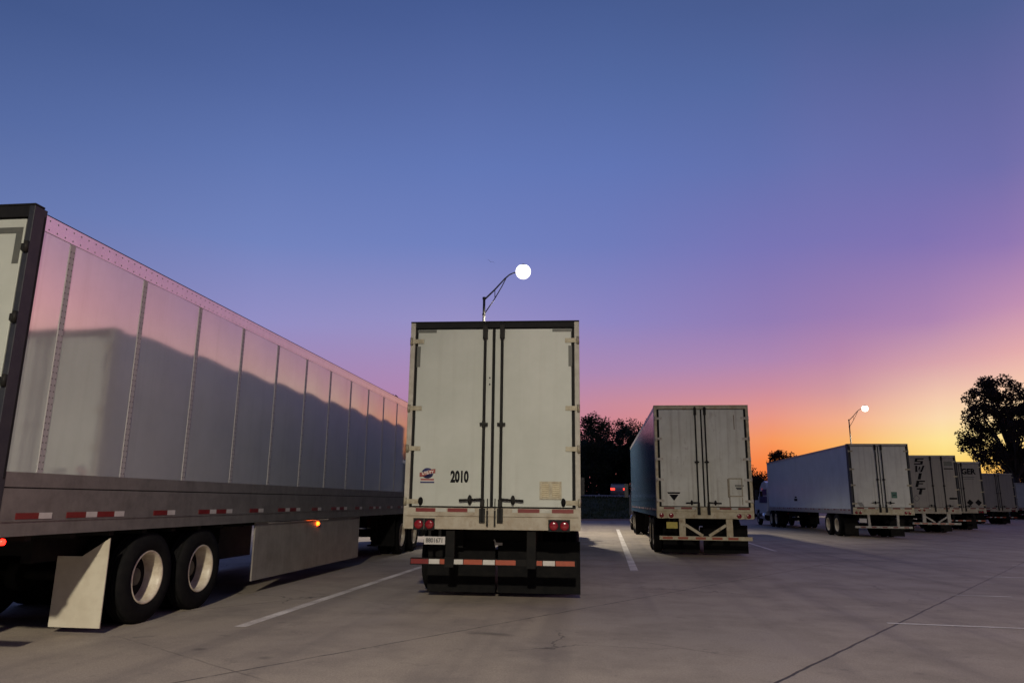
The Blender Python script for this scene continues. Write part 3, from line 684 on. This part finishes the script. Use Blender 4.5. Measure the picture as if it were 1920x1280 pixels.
# ------------------------------------------------------------------ street lamps
LX = 1.78
def street_lamp(label, x, y, mirror=1, lit=True, rz=0, cone=112, watts=5000, aim=(0,0,-1)):
    T = empty('street_lamp', (x, y, 0), rz); tag(T, label, 'lamp', 'street lamps of the lorry park')
    s = mirror
    p = MB(); p.lathe([(0,.26),(.06,.26),(.06,.15),(.3,.13)], (0,0,0), 'z', 16); p.tube((0,0,.06),(0,0,11.6),.11,.065,12); p.tube((0,0,11.6),(0,0,11.72),.09,.09,12)
    p.tube((0,0,10.75),(0,0,10.85),.085,.085,12)
    p.build('pole', M['lamp_metal'], T)
    a = MB()
    up = [(0,0,11.58),(s*.55,0,12.12),(s*1.05,0,12.68),(s*1.3,0,12.9),(s*1.52,0,13.0),(s*1.8,0,13.04)]
    a.path(up, [.045,.042,.038,.036,.034,.032], 8)
    lo = [(0,0,10.8),(s*.5,0,11.55),(s*.9,0,12.25),(s*1.15,0,12.76)]
    a.path(lo, [.03,.028,.026,.024], 8); a.tube((s*.55,0,12.12),(s*.56,0,11.66),.02)
    a.build('arm', M['lamp_metal'], T)
    h = MB(); h.tube((s*1.78,0,13.04),(s*2.0,0,13.10),.05,.06,10); h.lathe([(.41,.0),(.40,.08),(.37,.13),(.34,.17),(.32,.17)], (s*2.02,0,13.05), 'z', 24); hd = h.build('lamp_head', M['lamp_metal'], T)
    g = MB(); g.lathe([(.39*math.sin(R(t)), .39*math.cos(R(t))) for t in (50,40,28,14,0,-14,-28,-42,-56,-70,-82,-90)], (s*2.02,0,13.05), 'z', 28); g.build('lens', M['lamp_lens'] if lit else M['lamp_off'], hd)  # ball lens, enlarged so its shape stands in for the lamp's glare
    if lit:
        ld = bpy.data.lights.new('lamp_light', 'SPOT'); ld.energy = watts; ld.color = (1,.895,.72); ld.spot_size = R(cone); ld.spot_blend = .5; ld.shadow_soft_size = .4
        lo_ = bpy.data.objects.new('lamp_light', ld); col.objects.link(lo_); lo_.parent = T; lo_.location = (s*2.02, 0, 12.2); lo_.rotation_euler = Vector(aim).to_track_quat('-Z', 'Y').to_euler()
    return T
street_lamp('lit street lamp on a bent arm rising behind the centre trailer numbered 2010', -5.75, 35.5, cone=116, watts=8500)
street_lamp('lit street lamp standing far behind the grey trailer with the green sticker', 30.7, 93, cone=80, watts=5000)
street_lamp('unlit thin lamp arm far off above the trailer lettered GER', 79, 165, -1, False)
street_lamp('lit street lamp on the near side of the lot, behind the viewer', -.9, -16.5, cone=168, watts=30000)
street_lamp('lit street lamp on the near side of the lot, out to the right', 30, 0, cone=150, watts=30000, aim=(.15,.25,-.95))

# ------------------------------------------------------------------ ground, verge, lines
def sheet(name, x0, x1, y0, y1, z, m, kind='structure'):
    b = MB(); b.face([(x0,y0,z),(x1,y0,z),(x1,y1,z),(x0,y1,z)]); o = b.build(name, m); o['kind'] = kind; return o
sheet('ground', -700, 700, -120, 1500, 0, M['concrete'])
def line(x0, y0, x1, y1, w=.15):
    d = Vector((x1-x0, y1-y0, 0)).normalized(); p = Vector((-d.y, d.x, 0))*(w/2); a = Vector((x0,y0,.004)); b = Vector((x1,y1,.004))
    n = 30; m = MB()
    for i in range(n):
        u = a.lerp(b, i/n); v = a.lerp(b, (i+1)/n); m.face([u-p, v-p, v+p, u+p][::1])
    for i in range(len(m.f)): pass
    o = m.build('parking_line', M['paint_line']); o['kind'] = 'structure'; return o
line(-4.10, 8.32, -3.90, 17.0, .14); line(-3.90, 17.0, -3.7, 24)
line(.73, 16.38, .98, 41, .17); line(5.46, 24.18, 5.75, 38, .13)
for (x, y, l) in ((3.55,10.03,2.6),(5.76,13.31,.9),(7.98,16.82,.8),(10.2,20.1,.8)): line(x, y, x+l, y-.075*l, .075)

# grassy bank with the kerb and the road on it
def bank_y(x): return min(74, max(48, 60+.9*x))
bm_ = MB(); xs = [-90+i*1.5 for i in range(71)]
rows = [0,.5,1.5,3,5,7,9,11,13,16,40,90]
for i, x in enumerate(xs):
    for r_ in rows:
        e = max(0, min(1, (15.5-x)/6)); t = max(0, min(1, (r_-.3)/10.5)); t = t*t*(3-2*t)
        z = .10*min(1, r_*8)*e + 1.82*t*e + random.uniform(-.04,.04)*(0 if r_ < .4 else 1)
        if e == 0: z = -.3
        bm_.v.append((x, bank_y(x)+r_, z))
nr = len(rows)
for i in range(len(xs)-1):
    for j in range(nr-1):
        bm_.f.append([i*nr+j, (i+1)*nr+j, (i+1)*nr+j+1, i*nr+j+1]); bm_.m.append(0); bm_.sm.append(True)
o = bm_.build('grass_bank', M['grass']); o['kind'] = 'structure'
gr = MB()
for i in range(16000):
    x = random.uniform(-14, 9); r_ = random.uniform(.2, 11); e = max(0, min(1, (15.5-x)/6)); t = max(0, min(1, (r_-.3)/10.5)); t = t*t*(3-2*t)
    z = .1*e+1.82*t*e; y = bank_y(x)+r_; a = random.uniform(0, 6.28); h = random.uniform(.08,.22); w = .03
    dx, dy = math.cos(a)*w, math.sin(a)*w; lx, ly = random.uniform(-.06,.06), random.uniform(-.06,.06)
    gr.face([(x-dx,y-dy,z-.03),(x+dx,y+dy,z-.03),(x+lx,y+ly,z+h)])
o = gr.build('grass', M['grass']); o['kind'] = 'stuff'
kb = MB()
for i in range(len(xs)-1):
    a, b = xs[i], xs[i+1]
    if b > 12: break
    ya, yb_ = bank_y(a), bank_y(b)
    for (p, q, z0, z1) in ((0,.16,.0,.13),):
        n = len(kb.v)
        kb.v += [(a,ya-.17,0),(b,yb_-.17,0),(b,yb_-.01,0),(a,ya-.01,0),(a,ya-.15,.13),(b,yb_-.15,.13),(b,yb_-.01,.13),(a,ya-.01,.13)]
        for f_ in ((4,5,6,7),(0,1,5,4),(2,3,7,6)): kb.f.append([n+t for t in f_]); kb.m.append(0); kb.sm.append(False)
o = kb.build('kerb', M['kerb']); o['kind'] = 'structure'
rd = MB(); rd.face([(-80,76.5,1.96),(13,76.5,1.96),(13,83,1.96),(-80,83,1.96)]); o = rd.build('road', M['asphalt']); o['kind'] = 'structure'
# guard rail along the top of the bank
G = empty('guard_rail', (0, 75.2, 1.9)); tag(G, 'pale low guard rail along the top of the dark grassy bank', 'guard rail')
b = MB()
for x0 in range(-40, 9, 4):
    b.box(x0, x0+3.996, -.03, .0, .05, .25); b.box(x0, x0+3.996, -.05, -.031, .08, .13); b.box(x0, x0+3.996, -.05, -.031, .17, .22)
b.build('rail', M['galv'], G)
for x0 in range(-40, 13, 2):
    p = MB(); p.box(x0-.05, x0+.05, .001, .1, -.35, .36); p.build('post', M['galv'], G)

# car on the bank road, seen from behind
def car(label, x, y, z):
    T = empty('car', (x, y, z)); tag(T, label, 'car')
    b = MB(); prof = [(0,.35),(-.06,.6),(0,.98),(.25,1.05),(.75,1.42),(2.3,1.45),(3.1,1.02),(4.3,.86),(4.45,.6),(4.4,.3),(0.1,.28)]
    n = len(prof)
    for sx in (-.9,.9):
        for (yy, zz) in prof: b.v.append((sx*(1-.25*max(0,zz-.95)), yy, zz))
    for i in range(n):
        j = (i+1) % n; b.f.append([i,j,n+j,n+i]); b.m.append(0); b.sm.append(False)
    b.f.append(list(range(n))[::-1]); b.m.append(0); b.sm.append(False); b.f.append(list(range(n,2*n))); b.m.append(0); b.sm.append(False)
    bd = b.build('body', M['car_body'], T, .04)
    w = MB(); w.face([(-.72,.31,1.09),(.72,.31,1.09),(.68,.72,1.40),(-.68,.72,1.40)]); w.build('rear_window', M['glass'], bd)
    for s in (-1,1):
        t = MB(); t.box(*sorted((s*.88,s*.45)), -.07, .05, .74, .96); t.build('tail_light', M['lit_car'], bd)
        for ya in (.85, 3.55):
            q = MB(); q.lathe([(0,.0),(.0,.2),(.02,.22),(.0,.33),(-.2,.33),(-.2,0)], (s*.9, ya, .33), 'x', 20) if s > 0 else q.lathe([(0,.0),(.0,.2),(-.02,.22),(.0,.33),(.2,.33),(.2,0)], (s*.9, ya, .33), 'x', 20)
            q.build('wheel', M['rubber'], T)
    p = MB(); p.box(-.26,.26,-.075,-.06,.6,.72); p.build('licence_plate', M['plate_white'], bd)
    return T
car('pale car with red tail lights glowing on the road behind the guard rail', 2.1, 78.5, 1.963)

# bird
B = MB()
B.face([(0,-.15,0),(.05,0,.02),(0,.18,0),(-.05,0,.02)]); B.face([(.04,-.05,.02),(.35,.0,.16),(.75,-.08,.10),(.34,.1,.15),(.04,.1,.02)]); B.face([(-.04,.1,.02),(-.34,.1,.15),(-.75,-.08,.10),(-.35,.0,.16),(-.04,-.05,.02)])
B.face([(.05,0,.02),(0,-.15,0),(-.05,0,.02),(0,0,-.05)]); B.face([(.05,0,.02),(0,0,-.05),(0,.18,0)]); B.face([(-.05,0,.02),(0,.18,0),(0,0,-.05)])
o = B.build('bird', M['feather']); o.scale = (.55,.55,.55); o.location = (-9.21, 60, 22.05); o.rotation_euler = (.2,.35,.4); tag(o, 'small dark bird flying left of the lit street lamp', 'bird')

# ------------------------------------------------------------------ trees
def tree(name, label, x, y, z0, trunk_h, cw, ch, leafm, nl=34, per=130, leaf=.3, lump=.34, group=None, seed=0, lean=0):
    rng = random.Random(seed)
    T = empty(name, (x, y, z0)); tag(T, label, 'tree', group)
    t = MB(); cz = trunk_h + ch*.42; rt = .05+.018*(trunk_h+ch)
    pts = [(0,0,-.2),(lean*.3,0,trunk_h*.6),(lean*.6,.1,trunk_h),(lean,0,trunk_h+ch*.35),(lean,0,trunk_h+ch*.7)]
    t.path(pts, [rt*1.35, rt, rt*.85, rt*.5, rt*.15], 9)
    cents = []
    for i in range(nl):
        while True:
            p = Vector((rng.uniform(-1,1), rng.uniform(-1,1), rng.uniform(-1,1)))
            if .25 < p.length < 1: break
        if p.z < 0: p.x *= .9; p.y *= .9
        else: p.x *= math.sqrt(max(.05,1-.55*p.z**1.5)); p.y *= math.sqrt(max(.05,1-.55*p.z**1.5))
        c = Vector((lean+p.x*cw*.86, p.y*cw*.86, trunk_h+ch*.5+p.z*ch*.47)); cents.append(c)
    for c in cents[::2]:
        base = Vector((lean*.6, .05, trunk_h*.75 + .45*max(0, c.z-trunk_h)*rng.uniform(.4,.8)))
        mid = base.lerp(c, .55) + Vector((0,0,ch*.05))
        t.path([base, mid, c], [rt*.38, rt*.2, rt*.06], 6)
    t.build('trunk', M['bark'], T)
    l = MB()
    for c in cents:
        lr = lump*cw*rng.uniform(.6,1.15)
        for k in range(per):
            d = Vector((rng.gauss(0,1), rng.gauss(0,1), rng.gauss(0,.8)))
            d = d.normalized()*lr*(rng.random()**.42)
            p = c+d; s_ = leaf*rng.uniform(.55,1.25)
            n = Vector((rng.gauss(0,1), rng.gauss(0,1), rng.gauss(0,1)+.3)).normalized(); u = n.orthogonal().normalized(); v = n.cross(u)
            a = rng.uniform(0,6.28); u, v = u*math.cos(a)+v*math.sin(a), v*math.cos(a)-u*math.sin(a)
            l.face([p-u*s_*.5, p-v*s_*.28, p+u*s_*.5, p+v*s_*.3])
    l.build('crown', leafm, T)
    return T
GT = 'trees of the dark wood on the bank'
wood = [(-27,92,13.8,'slender tree in the dark wood, top just showing past the nose of the grey trailer'),(-21.5,96,14.4,'bushy tree in the dark wood, top showing where the grey trailer meets the centre one'),
        (-14,93,11,None),(-7,90,11.5,None),(-.6,84,9.4,'leftmost tree of the dark wood right of the centre trailer, flat topped'),(2.6,88,10.6,'tallest rounded tree in the dark wood right of the centre trailer'),
        (5.6,85,9.2,'dark tree of the wood with sky showing through its top, beside the blue trailer'),(9.2,92,10.0,None),(13.5,94,7.4,None),(-2.8,98,11.0,'taller tree in the second rank of the dark wood behind the kerb'),(17.5,96,6.0,'low dark tree of the wood above the white and blue tractor')]
for i, (x, y, h, lab) in enumerate(wood):
    zb = 1.9 if x < 12 else 0
    if lab is None: lab = 'tree of the dark wood hidden behind the parked trailers'
    tree('tree', lab, x, y, zb, .8, 3.5, h-.8, M['leaf_b' if i % 2 else 'leaf'], nl=40, per=260, leaf=.25, lump=.33, group=GT, seed=11+i)
# undergrowth closing the foot of the wood
ug = MB(); rg = random.Random(3)
for i in range(22000):
    x = rg.uniform(-60, 22); y = rg.uniform(86, 100); z = (1.9 if x < 12 else 0)+rg.random()**1.1*6.8*(1 if x < 12 else .5); s_ = rg.uniform(.25,.6)
    n = Vector((rg.gauss(0,1), rg.gauss(0,1), rg.gauss(0,1))).normalized(); u = n.orthogonal().normalized(); v = n.cross(u)
    p = Vector((x,y,z)); ug.face([p-u*s_, p-v*s_*.6, p+u*s_, p+v*s_*.6])
o = ug.build('undergrowth', M['leaf_b']); o['kind'] = 'stuff'
tree('tree', 'small spreading dark tree showing over the roof of the grey trailer', 18.3, 76, 0, 3.6, 1.5, 3.2, M['leaf_c'], nl=20, per=170, leaf=.2, lump=.4, group='trees beyond the trailer row', seed=40)
tree('tree', 'low dark tree showing just left of the small spreading one', 15.6, 78, 0, 1.5, 2.0, 3.4, M['leaf_c'], nl=20, per=220, leaf=.2, lump=.4, group='trees beyond the trailer row', seed=41)
tree('tree', 'big spreading tree against the yellow sunset', 50.6, 96, 0, 5.2, 7.2, 12.6, M['leaf_c'], nl=115, per=200, leaf=.36, lump=.16, group='trees beyond the trailer row', seed=52)
tree('tree', 'solid dark tree above the farthest trailer at the right edge', 66.5, 124, 0, 1.5, 5.0, 8.8, M['leaf_c'], nl=46, per=330, leaf=.34, lump=.34, group='trees beyond the trailer row', seed=43)
tree('tree', 'dark low tree standing in the gap behind the plain grey trailer', 56, 122, 0, 1.0, 5.0, 5.2, M['leaf_c'], nl=36, per=150, leaf=.45, lump=.36, group='trees beyond the trailer row', seed=44)

# ------------------------------------------------------------------ sky
wd = bpy.data.worlds.new('World'); scn.world = wd; wd.use_nodes = True
k = NT(wd.node_tree); k.N.clear()
out = k.n('ShaderNodeOutputWorld'); bg = k.n('ShaderNodeBackground')
dirv = k.n('ShaderNodeTexCoord').outputs['Generated']
sx = k.n('ShaderNodeSeparateXYZ'); k.link(dirv, sx.inputs[0])
az = k.math('MULTIPLY', k.math('ARCTAN2', sx.outputs[0], sx.outputs[1]), 57.29578)
el = k.math('MULTIPLY', k.math('ARCSINE', sx.outputs[2]), 57.29578)
elf = k.math('DIVIDE', el, 60.0, clamp=True)
Z = (52,66,106)
cols = [
 (-180, [(0,(36,33,46)),(12,(40,41,62)),(30,(38,45,76)),(60,Z)]),
 (-95,  [(0,(70,72,100)),(10,(78,88,128)),(25,(62,80,126)),(60,Z)]),
 (-46,  [(0,(70,74,110)),(5,(84,88,135)),(9,(115,116,168)),(14,(112,122,174)),(19,(99,118,172)),(24,(84,105,160)),(31,(66,87,138)),(60,Z)]),
 (-27,  [(0,(90,84,120)),(5,(125,108,150)),(8.5,(165,132,175)),(13,(146,142,196)),(19,(114,131,190)),(25,(97,118,177)),(30,(83,104,161)),(36,(68,89,143)),(60,Z)]),
 (-11,  [(0,(195,120,135)),(8,(180,134,174)),(14,(150,143,196)),(20,(113,129,191)),(26,(98,119,181)),(32,(85,105,163)),(38,(69,90,145)),(60,Z)]),
 (1,    [(0,(215,110,100)),(5,(213,132,137)),(7.5,(200,138,154)),(10,(172,137,178)),(14,(141,133,192)),(20,(112,124,187)),(26,(97,117,180)),(32,(83,105,162)),(38,(70,91,144)),(60,Z)]),
 (13,   [(0,(240,105,40)),(3,(251,134,62)),(4.7,(247,152,96)),(6.5,(230,150,136)),(8.6,(200,140,160)),(10.6,(174,134,176)),(13.5,(146,124,180)),(19,(120,117,181)),(25,(99,113,174)),(31,(84,104,160)),(36,(73,92,144)),(60,Z)]),
 (18,   [(0,(250,140,40)),(2.6,(252,166,70)),(4.2,(250,180,102)),(5.9,(243,174,138)),(8.0,(212,154,158)),(10.4,(186,136,170)),(13.5,(154,124,177)),(19,(122,116,179)),(25,(103,112,172)),(35,(75,93,145)),(60,Z)]),
 (24,   [(0,(252,180,60)),(3,(253,220,120)),(4.4,(254,228,152)),(5.8,(252,218,174)),(7.3,(243,200,174)),(9.6,(215,163,171)),(12.5,(172,132,177)),(18,(128,115,178)),(23,(108,111,172)),(33,(77,94,145)),(60,Z)]),
 (29,   [(0,(255,140,40)),(2.5,(255,176,76)),(4.4,(254,222,144)),(6.2,(253,220,168)),(8,(245,198,175)),(10,(227,171,172)),(13,(190,142,178)),(17,(143,119,178)),(22,(111,110,170)),(32,(79,95,146)),(60,Z)]),
 (42,   [(0,(255,120,50)),(4,(254,180,110)),(8,(250,186,164)),(13,(232,160,170)),(18,(180,136,174)),(24,(128,117,171)),(33,(81,96,147)),(60,Z)]),
 (62,   [(0,(240,115,80)),(5,(244,154,136)),(12,(238,156,162)),(19,(216,150,168)),(27,(150,124,164)),(36,(90,95,144)),(60,Z)]),
 (100,  [(0,(130,84,100)),(10,(112,88,124)),(22,(78,80,126)),(60,Z)]),
 (165,  [(0,(36,33,46)),(12,(40,41,62)),(30,(38,45,76)),(60,Z)]),
]
prev = None; pa = None
for a, stops in cols:
    rp = k.n('ShaderNodeValToRGB'); k.link(elf, rp.inputs[0]); cr = rp.color_ramp; cr.interpolation = 'EASE' if False else 'LINEAR'
    for i, (e, c) in enumerate(stops):
        elt = cr.elements[i] if i < 2 else cr.elements.new(e/60)
        elt.position = e/60; elt.color = (*lin(c), 1)
    if prev is None: prev = rp.outputs[0]
    else: prev = k.mix(k.rng(az, pa, a, 0, 1), prev, rp.outputs[0])
    pa = a
k.link(prev, bg.inputs[0]); boost = k.math('ADD', 1.0, k.math('MULTIPLY', k.rng(az, 34, 52, 0, .55, True), k.rng(az, 75, 110, 1, 0, True)));
k.link(boost, bg.inputs[1]); k.link(bg.outputs[0], out.inputs[0])

# ------------------------------------------------------------------ camera
F, PIT, ROL, YAW, CH = 1351., .2180, -.0109, .1199, 1.435
def ray(xx, uu, zz):
    c, s = math.cos(ROL), math.sin(ROL); x = xx*c+uu*s; z = -xx*s+uu*c; y = zz
    c, s = math.cos(PIT), math.sin(PIT); y2 = y*c-z*s; z2 = y*s+z*c
    c, s = math.cos(YAW), math.sin(YAW); return Vector((x*c-y2*s, x*s+y2*c, z2))
r_, u_, f_ = ray(1,0,0), ray(0,1,0), ray(0,0,1)
cd = bpy.data.cameras.new('camera'); cam = bpy.data.objects.new('camera', cd); col.objects.link(cam)
cam.matrix_world = Matrix(((r_.x,u_.x,-f_.x,0),(r_.y,u_.y,-f_.y,0),(r_.z,u_.z,-f_.z,CH),(0,0,0,1)))
cd.sensor_width = 36; cd.lens = F/1920*36; cd.clip_end = 4000; cd.clip_start = .05
scn.camera = cam
scn.render.resolution_x, scn.render.resolution_y = 1024, 682
scn.view_settings.view_transform = 'Standard'; scn.view_settings.look = 'None'; scn.view_settings.exposure = 0; scn.view_settings.gamma = 1
scn.cycles.use_denoising = True
scn.cycles.max_bounces = 6
scn.cycles.sample_clamp_indirect = 1.5
